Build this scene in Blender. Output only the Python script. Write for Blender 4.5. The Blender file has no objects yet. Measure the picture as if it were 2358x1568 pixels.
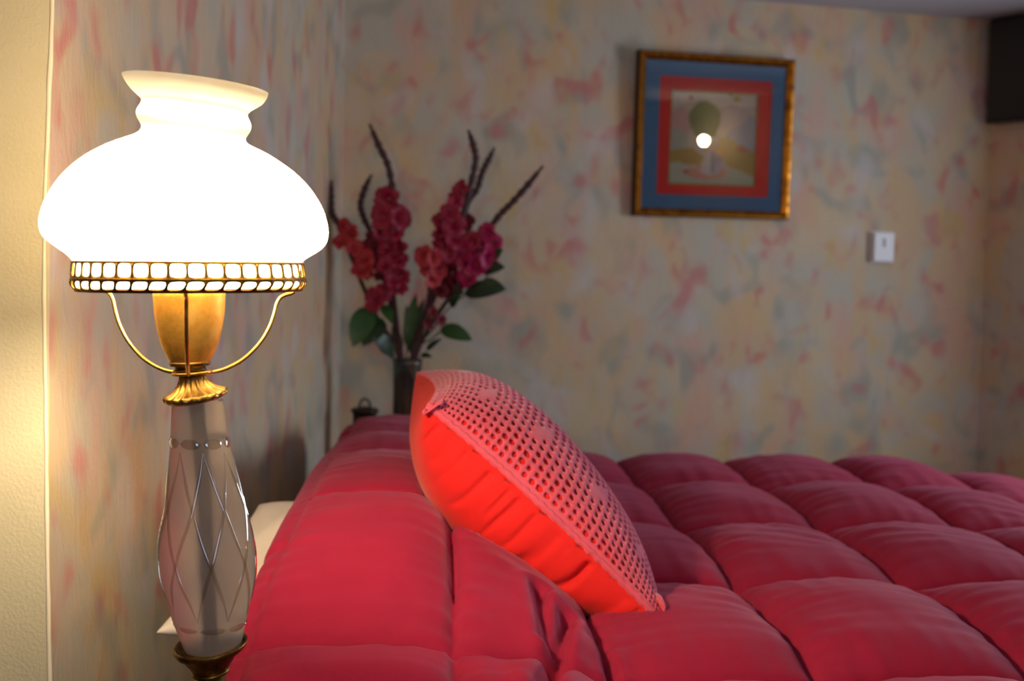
import bpy, bmesh, math, random
from mathutils import Vector, Matrix, noise
from mathutils.bvhtree import BVHTree

random.seed(11)
scene = bpy.context.scene
col = scene.collection
pi = math.pi

# ------------------------------------------------------------------ camera
F = 2950.0                       # focal length in photo pixels (2358 wide)
CX, CY = 1179.0, 784.0
CAM = Vector((0.0, 0.0, 1.30))
PITCH = math.atan(169.0 / F)     # looking slightly down
ROLL = math.radians(1.3)
R = (Matrix.Rotation(pi / 2 - PITCH, 3, 'X') @ Matrix.Rotation(ROLL, 3, 'Z'))
cam_d = bpy.data.cameras.new('camera')
cam_d.sensor_width = 36.0
cam_d.lens = F / 2358.0 * 36.0
cam_d.dof.use_dof = True
cam_d.dof.focus_distance = 1.46
cam_d.dof.aperture_fstop = 5.2
cam_d.clip_start = 0.05
cam = bpy.data.objects.new('camera', cam_d)
col.objects.link(cam)
cam.matrix_world = Matrix.Translation(CAM) @ R.to_4x4()
scene.camera = cam

def ray(px, py):
    return R @ Vector(((px - CX) / F, -(py - CY) / F, -1.0))

def P(px, py, Y):
    """point seen at a photo pixel at world depth Y"""
    d = ray(px, py)
    return CAM + d * (Y / d.y)

def on_plane(px, py, p0, n):
    d = ray(px, py)
    return CAM + d * ((p0 - CAM).dot(n) / d.dot(n))

# ------------------------------------------------------------------ world, big lights, exposure
w = bpy.data.worlds.new('world'); scene.world = w
w.use_nodes = True
w.node_tree.nodes['Background'].inputs[0].default_value = (0.62, 0.72, 1.0, 1)
w.node_tree.nodes['Background'].inputs[1].default_value = 0.3
vs = scene.view_settings
vs.view_transform = 'Standard'; vs.look = 'None'; vs.gamma = 1.0; vs.use_curve_mapping = False
vs.exposure = 0.0
WINDOW_POWER = 33.0
REAR_FILL_POWER = 17.0
BULB_STRENGTH = 1600.0
SCONCE_STRENGTH = 300.0

# room layout (plan)
C0 = Vector((-0.602, 1.664, 0))            # outside corner beside the lamp
C1 = Vector((-0.540, 4.03, 0))             # corner left wall / back wall
BD = Vector((math.cos(math.radians(15.3)), math.sin(math.radians(15.3)), 0))   # back wall direction
BN = Vector((BD.y, -BD.x, 0))              # back wall normal, into the room
K = on_plane(2268, 600, C1, BN); K.z = 0   # corner back wall / right wall
RD = Vector((0.588, -0.809, 0)).normalized()
RN = Vector((-0.809, -0.588, 0)).normalized()
K2 = K + RD * 3.3
CEIL = on_plane(1985, 22, C1, BN).z

# window daylight: an area lamp standing in the real window opening of the right wall
WQ0, WQ1, WZ0, WZ1 = 0.95, 2.05, 0.85, min(2.0, CEIL - 0.12)
RR = Vector((K2.x, -1.4, 0))
RQ0, RQ1 = 2.3, 3.6                      # unseen rear window added for cool fill light, measured from wall's right end
def daylight(base, d, nrm, q0, q1, power, color):
    wl = bpy.data.lights.new('window_and_fill_light', 'AREA')
    wl.shape = 'RECTANGLE'; wl.size = q1 - q0 - 0.1; wl.size_y = WZ1 - WZ0 - 0.1
    wl.color = color; wl.energy = power
    o = bpy.data.objects.new('window_and_fill_light', wl); col.objects.link(o)
    o.location = base + d * ((q0 + q1) / 2) + Vector((0, 0, (WZ0 + WZ1) / 2)) + nrm * 0.012
    o.rotation_euler = nrm.to_track_quat('-Z', 'Z').to_euler()
daylight(K, RD, RN, WQ0, WQ1, WINDOW_POWER, (0.72, 0.83, 1.0))
daylight(RR, Vector((-1, 0, 0)), Vector((0, 1, 0)), RQ0, RQ1, REAR_FILL_POWER, (0.55, 0.68, 1.0))  # cool fill lamp in the added rear window

# ------------------------------------------------------------------ materials
def lin(r, g, b):
    f = lambda c: (c / 255 / 12.92) if c / 255 <= 0.04045 else ((c / 255 + 0.055) / 1.055) ** 2.4
    return (f(r), f(g), f(b), 1.0)

class NT:
    def __init__(self, name):
        self.m = bpy.data.materials.new(name); self.m.use_nodes = True
        self.t = self.m.node_tree; self.t.nodes.clear()
        self.out = self.n('ShaderNodeOutputMaterial')
    def n(self, kind, **kw):
        nd = self.t.nodes.new(kind)
        for k, v in kw.items(): setattr(nd, k, v)
        return nd
    def l(self, a, b): self.t.links.new(a, b)
    def bsdf(self, color=None, rough=0.6, metal=0.0, **kw):
        b = self.n('ShaderNodeBsdfPrincipled')
        if color is not None: b.inputs['Base Color'].default_value = color
        b.inputs['Roughness'].default_value = rough
        b.inputs['Metallic'].default_value = metal
        for k, v in kw.items(): b.inputs[k].default_value = v
        self.l(b.outputs[0], self.out.inputs[0])
        return b
    def coord(self, scale=(1, 1, 1), rot=(0, 0, 0), loc=(0, 0, 0)):
        tc = self.n('ShaderNodeTexCoord'); mp = self.n('ShaderNodeMapping')
        mp.inputs['Scale'].default_value = scale; mp.inputs['Rotation'].default_value = rot
        mp.inputs['Location'].default_value = loc
        self.l(tc.outputs['Object'], mp.inputs[0]); return mp.outputs[0]
    def noise(self, vec, scale, detail=3, rough=0.5, dist=0.0):
        nz = self.n('ShaderNodeTexNoise')
        nz.inputs['Scale'].default_value = scale; nz.inputs['Detail'].default_value = detail
        nz.inputs['Roughness'].default_value = rough; nz.inputs['Distortion'].default_value = dist
        if vec is not None: self.l(vec, nz.inputs['Vector'])
        return nz.outputs['Fac']
    def ramp(self, fac, stops):
        r = self.n('ShaderNodeValToRGB')
        e = r.color_ramp.elements
        while len(e) < len(stops): e.new(0.5)
        for el, (p, c) in zip(e, stops): el.position = p; el.color = c if len(c) == 4 else (*c, 1)
        self.l(fac, r.inputs[0]); return r.outputs[0]
    def step(self, fac, a, b, top=1.0):
        m = self.n('ShaderNodeMapRange'); m.interpolation_type = 'SMOOTHSTEP'
        m.inputs[1].default_value = a; m.inputs[2].default_value = b
        m.inputs[3].default_value = 0; m.inputs[4].default_value = top
        self.l(fac, m.inputs[0]); return m.outputs[0]
    def mix(self, fac, a, b):
        m = self.n('ShaderNodeMix'); m.data_type = 'RGBA'
        if isinstance(fac, float): m.inputs[0].default_value = fac
        else: self.l(fac, m.inputs[0])
        for s, v in ((6, a), (7, b)):
            if isinstance(v, tuple): m.inputs[s].default_value = v
            else: self.l(v, m.inputs[s])
        return m.outputs[2]
    def bump(self, bsdf, h, strength, dist):
        b = self.n('ShaderNodeBump'); b.inputs['Strength'].default_value = strength
        b.inputs['Distance'].default_value = dist
        self.l(h, b.inputs['Height']); self.l(b.outputs[0], bsdf.inputs['Normal'])

def simple(name, rgb, rough=0.6, metal=0.0, noise_scale=0, vary=0.15, bump=0.0, bump_scale=None, **kw):
    t = NT(name); c = lin(*rgb); b = t.bsdf(c, rough, metal, **kw)
    if noise_scale:
        f = t.noise(t.coord(), noise_scale, 4)
        d = tuple(x * (1 - vary) for x in c[:3]) + (1,); h = tuple(min(1, x * (1 + vary)) for x in c[:3]) + (1,)
        t.l(t.mix(f, d, h), b.inputs['Base Color'])
        if bump: t.bump(b, t.noise(t.coord(), bump_scale or noise_scale, 4), 1.0, bump)
    return t.m

def mottled_wall():
    t = NT('mottled_sponged_plaster'); b = t.bsdf(None, 0.75)
    ROT = (0.0, math.radians(28), math.radians(20))
    v1 = t.coord()
    v2 = t.coord((1.0, 1.0, 0.55), ROT, (3.1, 1.7, 0.4))
    v3 = t.coord((1.0, 1.0, 0.6), (0.0, math.radians(-32), math.radians(20)), (7.3, 2.2, 5.0))
    c = t.mix(t.step(t.noise(v1, 3.6, 2, 0.5, 0.6), 0.36, 0.64), lin(206, 186, 150), lin(190, 184, 164))
    c = t.mix(t.step(t.noise(v2, 5.0, 2, 0.5, 0.8), 0.46, 0.66, 0.7), c, lin(212, 176, 126))
    c = t.mix(t.step(t.noise(v3, 6.5, 2, 0.5, 0.5), 0.48, 0.72, 0.7), c, lin(212, 168, 146))
    c = t.mix(t.step(t.noise(t.coord((1, 1, .78), ROT, (11, 5, 2)), 8.6, 1, 0.5, 0.5), 0.52, 0.74, 0.75), c, lin(158, 160, 146))
    c = t.mix(t.step(t.noise(t.coord((1, 1, .7), ROT, (1, 15, 8)), 7.0, 1, 0.5, 0.4), 0.55, 0.75, 0.6), c, lin(204, 196, 188))
    c = t.mix(t.step(t.noise(t.coord((1, 1, .78), (0, math.radians(-22), .3), (4, 9, 21)), 10.5, 1, 0.5, 0.4), 0.56, 0.78, 0.72), c, lin(200, 118, 110))
    c = t.mix(t.step(t.noise(t.coord((1, 1, .8), ROT, (9, 19, 3)), 12.0, 1, 0.5, 0.4), 0.60, 0.80, 0.6), c, lin(196, 124, 120))
    c = t.mix(t.step(t.noise(t.coord((1, 1, .6), ROT, (24, 3, 6)), 9.0, 1, 0.5, 0.5), 0.60, 0.78, 0.55), c, lin(206, 176, 104))
    c = t.mix(t.step(t.noise(t.coord((1, 1, .12), (0, 0, 0), (2, 3, 6)), 60, 3, 0.6, 0.3), 0.45, 0.75, 0.05), c, lin(130, 112, 102))
    t.l(c, b.inputs['Base Color'])
    t.bump(b, t.noise(t.coord((1, 1, .4)), 70, 5, 0.65, 0.6), 0.55, 0.004)
    return t.m

def cream_wall():
    t = NT('cream_orange_peel_plaster'); b = t.bsdf(lin(222, 208, 172), 0.7)
    t.l(t.mix(t.noise(t.coord(), 9, 3), lin(200, 186, 148), lin(212, 199, 163)), b.inputs['Base Color'])
    t.bump(b, t.noise(t.coord(), 190, 3, 0.55), 0.5, 0.002)
    return t.m

def fabric(name, rgb, sheen=0.25, sheen_tint=(1, .75, .8, 1), weave=900, vary=0.10, bump=0.0006, rough=0.85):
    t = NT(name); c = lin(*rgb)
    b = t.bsdf(c, rough, 0.0, **{'Sheen Weight': sheen, 'Sheen Roughness': 0.4, 'Sheen Tint': sheen_tint, 'Specular IOR Level': 0.2})
    f = t.noise(t.coord(), 14, 4, 0.6)
    d = tuple(x * (1 - vary) for x in c[:3]) + (1,); h = tuple(min(1, x * (1 + vary)) for x in c[:3]) + (1,)
    t.l(t.mix(f, d, h), b.inputs['Base Color'])
    if bump: t.bump(b, t.noise(t.coord(), weave, 2), 0.5, bump)
    return t.m

def brass(name, rgb, dark, rough, scale=40, metal=1.0):
    t = NT(name); b = t.bsdf(None, rough, metal)
    f = t.noise(t.coord(), scale, 5, 0.65)
    t.l(t.ramp(f, [(0.3, lin(*dark)), (0.62, lin(*rgb))]), b.inputs['Base Color'])
    r = t.ramp(f, [(0.3, (rough + .15,) * 3), (0.7, (rough - .06,) * 3)])
    t.l(r, b.inputs['Roughness'])
    t.bump(b, f, 0.25, 0.0008)
    return t.m

def milk_glass():
    """opal glass: scatters most of the bulb's light, lets part of it straight through"""
    t = NT('opal_milk_glass')
    tr = t.n('ShaderNodeBsdfTranslucent'); tr.inputs[0].default_value = (1.0, 0.93, 0.76, 1)
    df = t.n('ShaderNodeBsdfDiffuse'); df.inputs[0].default_value = (0.93, 0.88, 0.74, 1)
    tp = t.n('ShaderNodeBsdfTransparent'); tp.inputs[0].default_value = (1.0, 0.95, 0.84, 1)
    gl = t.n('ShaderNodeBsdfGlossy'); gl.inputs['Roughness'].default_value = 0.12
    m1 = t.n('ShaderNodeMixShader'); m1.inputs[0].default_value = 0.42
    t.l(tr.outputs[0], m1.inputs[1]); t.l(df.outputs[0], m1.inputs[2])
    m2 = t.n('ShaderNodeMixShader'); m2.inputs[0].default_value = 0.29
    t.l(m1.outputs[0], m2.inputs[1]); t.l(tp.outputs[0], m2.inputs[2])
    m3 = t.n('ShaderNodeMixShader'); m3.inputs[0].default_value = 0.03
    t.l(m2.outputs[0], m3.inputs[1]); t.l(gl.outputs[0], m3.inputs[2])
    t.l(m3.outputs[0], t.out.inputs[0]); return t.m

def frosted_glass():
    t = NT('frosted_glass')
    rf = t.n('ShaderNodeBsdfRefraction'); rf.inputs['IOR'].default_value = 1.25; rf.inputs['Roughness'].default_value = 0.5
    rf.inputs[0].default_value = (1.0, 0.97, 0.92, 1)
    df = t.n('ShaderNodeBsdfDiffuse'); df.inputs[0].default_value = (0.74, 0.64, 0.50, 1)
    tl = t.n('ShaderNodeBsdfTranslucent'); tl.inputs[0].default_value = (0.90, 0.80, 0.66, 1)
    tp = t.n('ShaderNodeBsdfTransparent'); tp.inputs[0].default_value = (1, .98, .95, 1)
    a = t.n('ShaderNodeMixShader'); a.inputs[0].default_value = 0.5
    t.l(df.outputs[0], a.inputs[1]); t.l(tl.outputs[0], a.inputs[2])
    c = t.n('ShaderNodeMixShader'); c.inputs[0].default_value = 0.5
    t.l(a.outputs[0], c.inputs[1]); t.l(rf.outputs[0], c.inputs[2])
    d = t.n('ShaderNodeMixShader'); d.inputs[0].default_value = 0.04
    t.l(c.outputs[0], d.inputs[1]); t.l(tp.outputs[0], d.inputs[2])
    t.l(d.outputs[0], t.out.inputs[0]); return t.m

def clear_glass(name, rough=0.02, tint=(1, 1, 1, 1), ior=1.5, boost=1.0):
    t = NT(name)
    tp = t.n('ShaderNodeBsdfTransparent'); tp.inputs[0].default_value = tint
    gl = t.n('ShaderNodeBsdfGlossy'); gl.inputs['Roughness'].default_value = rough
    fr = t.n('ShaderNodeFresnel'); fr.inputs[0].default_value = ior
    f = fr.outputs[0]
    if boost != 1.0:
        mm = t.n('ShaderNodeMath'); mm.operation = 'MULTIPLY'; mm.inputs[1].default_value = boost
        mm.use_clamp = True; t.l(f, mm.inputs[0]); f = mm.outputs[0]
    m = t.n('ShaderNodeMixShader'); t.l(f, m.inputs[0])
    t.l(tp.outputs[0], m.inputs[1]); t.l(gl.outputs[0], m.inputs[2])
    t.l(m.outputs[0], t.out.inputs[0]); return t.m

def emitter(name, rgb, strength):
    t = NT(name); e = t.n('ShaderNodeEmission'); e.inputs[0].default_value = (*rgb, 1); e.inputs[1].default_value = strength
    t.l(e.outputs[0], t.out.inputs[0]); return t.m

def vase_mat():
    t = NT('dark_mosaic_glaze'); b = t.bsdf(None, 0.3)
    vo = t.n('ShaderNodeTexVoronoi'); vo.inputs['Scale'].default_value = 34
    t.l(t.coord((1, 1, .6)), vo.inputs['Vector'])
    sx = t.n('ShaderNodeSeparateColor'); t.l(vo.outputs['Color'], sx.inputs[0])
    t.l(t.ramp(sx.outputs[0], [(0.0, lin(30, 22, 20)), (0.35, lin(58, 40, 22)), (0.6, lin(36, 44, 58)), (0.8, lin(78, 48, 20)), (0.92, lin(60, 84, 76))]), b.inputs['Base Color'])
    return t.m

def wood(name, a, bcol, rough=0.45):
    t = NT(name); b = t.bsdf(None, rough)
    f = t.noise(t.coord((1, 1, 9)), 4, 5, 0.6, 1.2)
    t.l(t.ramp(f, [(0.3, lin(*a)), (0.7, lin(*bcol))]), b.inputs['Base Color']); return t.m

M = {
    'wall': mottled_wall(), 'cream': cream_wall(),
    'bead': simple('cream_corner_bead_paint', (236, 222, 190), 0.5, 0, 30, 0.06),
    'ceiling': simple('off_white_ceiling_paint', (186, 184, 190), 0.85, 0, 8, 0.05),
    'floor': wood('brown_floor_boards', (84, 56, 36), (112, 78, 50)),
    'plain': simple('warm_grey_wall_paint', (150, 136, 116), 0.8, 0, 6, 0.06),
    'white_paint': simple('white_gloss_paint', (225, 224, 220), 0.4, 0, 12, 0.04),
    'glass': clear_glass('window_glass'),
    'milk': milk_glass(), 'frost': frosted_glass(),
    'cut': clear_glass('polished_cut_glass', 0.03, (0.93, 0.90, 0.84, 1), 1.6, 3.2),
    'brass': brass('satin_brass', (240, 186, 80), (206, 146, 50), 0.48, 60, 0.72),
    'brass_rod': brass('bright_brass_rod', (232, 190, 96), (186, 138, 58), 0.30, 50),
    'brass_old': brass('aged_cast_brass', (214, 172, 92), (96, 66, 26), 0.36, 45),
    'brass_dark': brass('tarnished_brass', (150, 112, 48), (58, 42, 20), 0.36, 55),
    'brass_gal': brass('antique_pierced_brass', (142, 102, 38), (70, 48, 18), 0.42, 55),
    'rod': brass('dull_bronze_tube', (96, 80, 48), (60, 48, 26), 0.5),
    'bulb': emitter('lit_bulb', (1.0, 0.82, 0.56), BULB_STRENGTH),
    'sconce': emitter('lit_sconce_bulb', (1.0, 0.80, 0.52), SCONCE_STRENGTH),
    'duvet': fabric('crimson_cotton_duvet', (154, 24, 54), 0.14, (1, .58, .84, 1)),
    'sheet': fabric('cream_white_cotton', (226, 212, 196), 0.1, (1, 1, 1, 1)),
    'cushion': fabric('orange_red_cotton', (222, 34, 30), 0.15, (1, .6, .5, 1)),
    'lace': fabric('coral_pink_crochet_yarn', (214, 82, 98), 0.4, (1, .8, .9, 1), 500, 0.12, 0.0015),
    'bedwood': wood('dark_bed_wood', (58, 34, 22), (84, 52, 34)),
    'stand': wood('brown_side_table_wood', (92, 56, 30), (124, 80, 46)),
    'vase': vase_mat(),
    'vase_foot': simple('dark_bronze_foot', (66, 40, 22), 0.4, 0.6, 30, 0.3),
    'stem': simple('dark_maroon_stem', (62, 26, 30), 0.6, 0, 60, 0.3),
    'greenstem': simple('olive_stem', (72, 66, 34), 0.6, 0, 60, 0.3),
    'petal_m': simple('magenta_crimson_petal', (146, 8, 50), 0.55, 0, 60, 0.25),
    'petal_p': simple('bright_pink_petal', (170, 16, 84), 0.55, 0, 60, 0.25),
    'petal_c': simple('coral_red_petal', (172, 36, 44), 0.55, 0, 60, 0.25),
    'petal_r': simple('deep_red_petal', (108, 6, 28), 0.55, 0, 60, 0.25),
    'leaf': simple('dark_green_leaf', (34, 58, 30), 0.45, 0, 40, 0.3),
    'leaf2': simple('mid_green_leaf', (42, 84, 34), 0.45, 0, 40, 0.3),
    'frame_gold': brass('brown_gilt_frame', (190, 122, 36), (104, 60, 18), 0.32, 30),
    'frame_dark': simple('dark_brown_frame_edge', (62, 38, 18), 0.4, 0.2, 30, 0.2),
    'mat_blue': simple('slate_blue_mat_board', (82, 138, 182), 0.9, 0, 90, 0.08),
    'mat_red': simple('red_mat_board', (236, 38, 46), 0.9, 0, 90, 0.08),
    'fillet': simple('dull_gold_fillet', (172, 140, 62), 0.5, 0.3, 60, 0.15),
    'pane': clear_glass('picture_glass', 0.012, (1, 1, 1, 1), 1.5, 1.2),
    'plastic': simple('white_thermostat_plastic', (226, 224, 220), 0.35, 0, 30, 0.03),
    'dial': simple('grey_thermostat_window', (96, 106, 100), 0.3, 0, 60, 0.1),
    'black': simple('near_black_lacquer', (26, 20, 18), 0.28, 0, 20, 0.25),
    'box': simple('dark_trinket_metal', (58, 46, 36), 0.35, 0.7, 40, 0.2),
    'purple': simple('purple_glass', (120, 84, 190), 0.15, 0, 0),
}
def flat(name, rgb): return simple(name, tuple(min(245, c + 14) for c in rgb), 0.85, 0, 120, 0.10)

# ------------------------------------------------------------------ mesh helpers
def link(o, parent=None):
    col.objects.link(o)
    if parent is not None: o.parent = parent
    return o

def origin_of(o):
    v = Vector((0, 0, 0))
    while o is not None: v = v + Vector(o.location); o = o.parent
    return v

def mesh_obj(name, verts, faces, mat, parent=None, smooth=True, recalc=True):
    """verts in world space; the object's origin is its thing's origin"""
    off = origin_of(parent)
    me = bpy.data.meshes.new(name)
    me.from_pydata([tuple(Vector(v) - off) for v in verts], [], faces)
    if recalc:
        bm = bmesh.new(); bm.from_mesh(me)
        bmesh.ops.remove_doubles(bm, verts=bm.verts, dist=1e-6)
        bmesh.ops.recalc_face_normals(bm, faces=bm.faces)
        bm.to_mesh(me); bm.free()
    if mat is not None:
        for m in (mat if isinstance(mat, list) else [mat]): me.materials.append(m)
    if smooth: me.polygons.foreach_set('use_smooth', [True] * len(me.polygons))
    me.update()
    return link(bpy.data.objects.new(name, me), parent)

def thing(name, label, cat, loc, group=None):
    o = bpy.data.objects.new(name, None); o.location = loc; o.empty_display_size = 0.05
    link(o); return tag(o, label, cat, group)

def tag(o, label, cat, group=None):
    o['label'] = label; o['category'] = cat
    if group: o['group'] = group
    return o

def struct(o): o['kind'] = 'structure'; return o

def loft(rings, closed=True, cap0=False, cap1=False):
    n = len(rings[0]); v = [p for r in rings for p in r]; f = []
    for i in range(len(rings) - 1):
        for j in range(n if closed else n - 1):
            k = (j + 1) % n
            f.append((i * n + j, i * n + k, (i + 1) * n + k, (i + 1) * n + j))
    if cap0: f.append(tuple(range(n))[::-1])
    if cap1: f.append(tuple((len(rings) - 1) * n + j for j in range(n)))
    return v, f

def ring(c, r, n=48, ax=Vector((1, 0, 0)), ay=Vector((0, 1, 0)), fn=None):
    return [c + ax * (math.cos(2 * pi * j / n) * r * (fn(2 * pi * j / n) if fn else 1))
            + ay * (math.sin(2 * pi * j / n) * r * (fn(2 * pi * j / n) if fn else 1)) for j in range(n)]

def lathe(base, prof, n=40, cap0=True, cap1=True):
    return loft([ring(base + Vector((0, 0, z)), r, n) for z, r in prof], True, cap0, cap1)

def tube(pts, rad, n=10, cap=True):
    pts = [Vector(p) for p in pts]; rings = []; up = Vector((0.123, 0.31, 0.94)).normalized()
    for i, p in enumerate(pts):
        d = (pts[min(i + 1, len(pts) - 1)] - pts[max(i - 1, 0)]).normalized()
        a = d.cross(up)
        if a.length < 1e-3: a = d.cross(Vector((1, 0, 0)))
        a.normalize(); b = d.cross(a).normalized(); up = b.cross(d) if b.cross(d).length > .1 else up
        up = a.cross(d)
        r = rad[i] if isinstance(rad, (list, tuple)) else rad
        rings.append([p + a * (math.cos(2 * pi * j / n) * r) + b * (math.sin(2 * pi * j / n) * r) for j in range(n)])
    return loft(rings, True, cap, cap)

def smooth_path(pts, n=6):
    pts = [Vector(p) for p in pts]; out = []
    for i in range(len(pts) - 1):
        p0, p1, p2, p3 = pts[max(i - 1, 0)], pts[i], pts[i + 1], pts[min(i + 2, len(pts) - 1)]
        for k in range(n):
            t = k / n
            out.append(0.5 * ((2 * p1) + (p2 - p0) * t + (2 * p0 - 5 * p1 + 4 * p2 - p3) * t * t + (3 * p1 - p0 - 3 * p2 + p3) * t ** 3))
    out.append(pts[-1]); return out

def boxv(o, a, b, c):
    """box from corner o along vectors a, b, c"""
    v = [o, o + a, o + a + b, o + b, o + c, o + a + c, o + a + b + c, o + b + c]
    f = [(0, 3, 2, 1), (4, 5, 6, 7), (0, 1, 5, 4), (1, 2, 6, 5), (2, 3, 7, 6), (3, 0, 4, 7)]
    return v, f

def box_obj(name, o, a, b, c, mat, parent=None, bevel=0.0):
    ob = mesh_obj(name, *boxv(o, a, b, c), mat, parent, smooth=False)
    if bevel:
        md = ob.modifiers.new('bevel', 'BEVEL'); md.width = bevel; md.segments = 3
    return ob

def join(parts):
    V, Fc = [], []
    for v, f in parts:
        k = len(V); V += list(v); Fc += [tuple(i + k for i in q) for q in f]
    return V, Fc

Z = Vector((0, 0, 1))

# ------------------------------------------------------------------ the room
def wall(name, a, b, nrm, mat, thick=0.12, z0=0.0, z1=None):
    """wall slab whose room face runs from a to b; nrm points into the room"""
    z1 = z1 or CEIL
    o = Vector((a.x, a.y, z0)) - nrm * thick
    return struct(box_obj(name, o, Vector((b.x - a.x, b.y - a.y, 0)), nrm * thick, Z * (z1 - z0), mat))

LD = (C1 - C0).normalized(); LN = Vector((LD.y, -LD.x, 0))
wall('wall_left', C0, C1 + LD * 0.05, LN, M['wall'], 0.10)
wall('wall_back', C1 - BD * 0.1, K + BD * 0.05, BN, M['wall'], 0.12)
# cream wall that meets the painted one at the outside corner
CW = Vector((-2.3, 1.664, 0))
wall('wall_near', Vector((C0.x - 0.0008, C0.y - 0.001, 0)), CW - Vector((0, 0.001, 0)), Vector((0, -1, 0)), M['cream'], 0.10)
wall('wall_side', CW, Vector((-2.3, -1.4, 0)), Vector((1, 0, 0)), M['plain'])
wall('wall_far_right', K2, RR, Vector((-1, 0, 0)), M['plain'])
# walls with window openings, built of four pieces round the hole
def window_wall(name, wname, base, d, nrm, length, q0, q1, mat):
    def wseg(a, b, z0, z1): return boxv(base + d * a + Z * z0 - nrm * 0.12, d * (b - a), nrm * 0.12, Z * (z1 - z0))
    v, f = join([wseg(0, q0, 0, CEIL), wseg(q1, length, 0, CEIL), wseg(q0, q1, 0, WZ0), wseg(q0, q1, WZ1, CEIL)])
    struct(mesh_obj(name, v, f, mat, None, False, False))
    win = bpy.data.objects.new(wname, None); win.location = base + d * ((q0 + q1) / 2) + Z * WZ0; link(win); struct(win)
    def wbar(a, b, z0, z1): return boxv(base + d * a + Z * z0 - nrm * 0.10, d * (b - a), nrm * 0.05, Z * (z1 - z0))
    m = (q0 + q1) / 2
    v, f = join([wbar(q0, q0 + .05, WZ0, WZ1), wbar(q1 - .05, q1, WZ0, WZ1), wbar(q0, q1, WZ0, WZ0 + .05), wbar(q0, q1, WZ1 - .05, WZ1), wbar(m - .02, m + .02, WZ0, WZ1)])
    mesh_obj('window_frame', v, f, M['white_paint'], win, False, False)
    box_obj('window_pane', base + d * (q0 + .04) + Z * (WZ0 + .04) - nrm * 0.08, d * (q1 - q0 - .08), nrm * 0.005, Z * (WZ1 - WZ0 - .08), M['glass'], win)
    box_obj('window_sill', base + d * (q0 - .05) + Z * (WZ0 - .03), d * (q1 - q0 + .1), nrm * 0.06, Z * 0.028, M['white_paint'], win, 0.004)
window_wall('wall_right', 'window_1', K, RD, RN, 3.3, WQ0, WQ1, M['wall'])
window_wall('wall_rear', 'added_rear_window', RR, Vector((-1, 0, 0)), Vector((0, 1, 0)), RR.x + 2.3, RQ0, RQ1, M['plain'])  # this window is added, out of view, to cool the right wall

def slab(name, z, th, mat):
    pts = [(-2.5, -1.55), (RR.x + .15, -1.55), (RR.x + .15, K2.y), (K.x + .3, K.y + .2), (C1.x - .2, C1.y + .25), (C1.x - .2, 1.85), (-2.5, 1.85)]
    n = len(pts)
    v = [Vector((x, y, z)) for x, y in pts] + [Vector((x, y, z + th)) for x, y in pts]
    f = [tuple(range(n))[::-1], tuple(range(n, 2 * n))] + [(i, (i + 1) % n, n + (i + 1) % n, n + i) for i in range(n)]
    return struct(mesh_obj(name, v, f, mat, None, False))
slab('ceiling', CEIL, 0.1, M['ceiling'])
slab('floor', -0.1, 0.1, M['floor'])

# hand-plastered bead along the outside corner beside the lamp
edge = [(121, -30), (124, 0), (122, 90), (117, 200), (113, 330), (109, 420), (107, 520), (106, 640), (107, 760), (109, 900), (111, 1050), (112, 1200), (115, 1380), (118, 1568), (120, 1700)]
pts = []
for (x, y) in edge:
    p = P(x - 4, y, 1.6645); pts.append(p)
pts = smooth_path(pts, 5)
pts = [p + Vector((0.0006 * noise.noise(Vector((0, 0, p.z * 30))), 0, 0)) for p in pts]
pts[0].z = CEIL - 0.001
pts.append(Vector((pts[-1].x, 1.6645, 0.0)))
rad = [0.0030 + 0.0012 * noise.noise(Vector((3, 0, p.z * 14))) for p in pts]
struct(mesh_obj('trim_1', *tube(pts, rad, 10), M['bead']))

# ------------------------------------------------------------------ bed
BETA = math.radians(4.0)
EU = Vector((math.cos(BETA), math.sin(BETA), 0)); EV = Vector((-math.sin(BETA), math.cos(BETA), 0))
H = CAM.z
def bed(u, v, z): return EU * u + EV * v + Z * (H + z)

bedt = thing('bed', 'low dark wooden bed frame and mattress under the crimson duvet', 'bed', bed(0.55, 2.45, -H))
box_obj('mattress', bed(-0.28, 1.56, -0.90), EU * 1.82, EV * 1.80, Z * 0.235, M['sheet'], bedt, 0.05)
box_obj('bed_base', bed(-0.29, 1.55, -1.14), EU * 1.86, EV * 1.82, Z * 0.235, M['bedwood'], bedt, 0.01)
for (a, b) in ((-0.27, 1.57), (1.47, 1.57), (-0.27, 3.26), (1.47, 3.26)):
    box_obj('leg', bed(a, b, -H), EU * 0.07, EV * 0.07, Z * (H - 1.135), M['bedwood'], bedt, 0.004)

def superell(t): return max(0.0, 1 - t * t)

# white pillow by the wall
def pillow_mesh(c, ax, ay, az, hx, hy, tt, tb, n=34, seed=0.0, pinch=0.10):
    top, bot = [], []
    for i in range(n + 1):
        for j in range(n + 1):
            a = -1 + 2 * i / n; b = -1 + 2 * j / n
            a = math.sin(a * pi / 2); b = math.sin(b * pi / 2)
            e = (superell(a) * superell(b)) ** 0.42
            xa = a * (1 - pinch * (1 - b * b) * abs(a)); yb = b * (1 - pinch * (1 - a * a) * abs(b))
            w_ = 0.012 * noise.noise(Vector((a * 2.2 + seed, b * 2.2, seed)))
            p = c + ax * (xa * hx) + ay * (yb * hy)
            top.append(p + az * (tt * e + w_ * e)); bot.append(p - az * (tb * e))
    m = (n + 1) ** 2; f = []
    for i in range(n):
        for j in range(n):
            q = (i * (n + 1) + j, (i + 1) * (n + 1) + j, (i + 1) * (n + 1) + j + 1, i * (n + 1) + j + 1)
            f.append(q); f.append(tuple(m + k for k in q[::-1]))
    return top + bot, f

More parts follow.
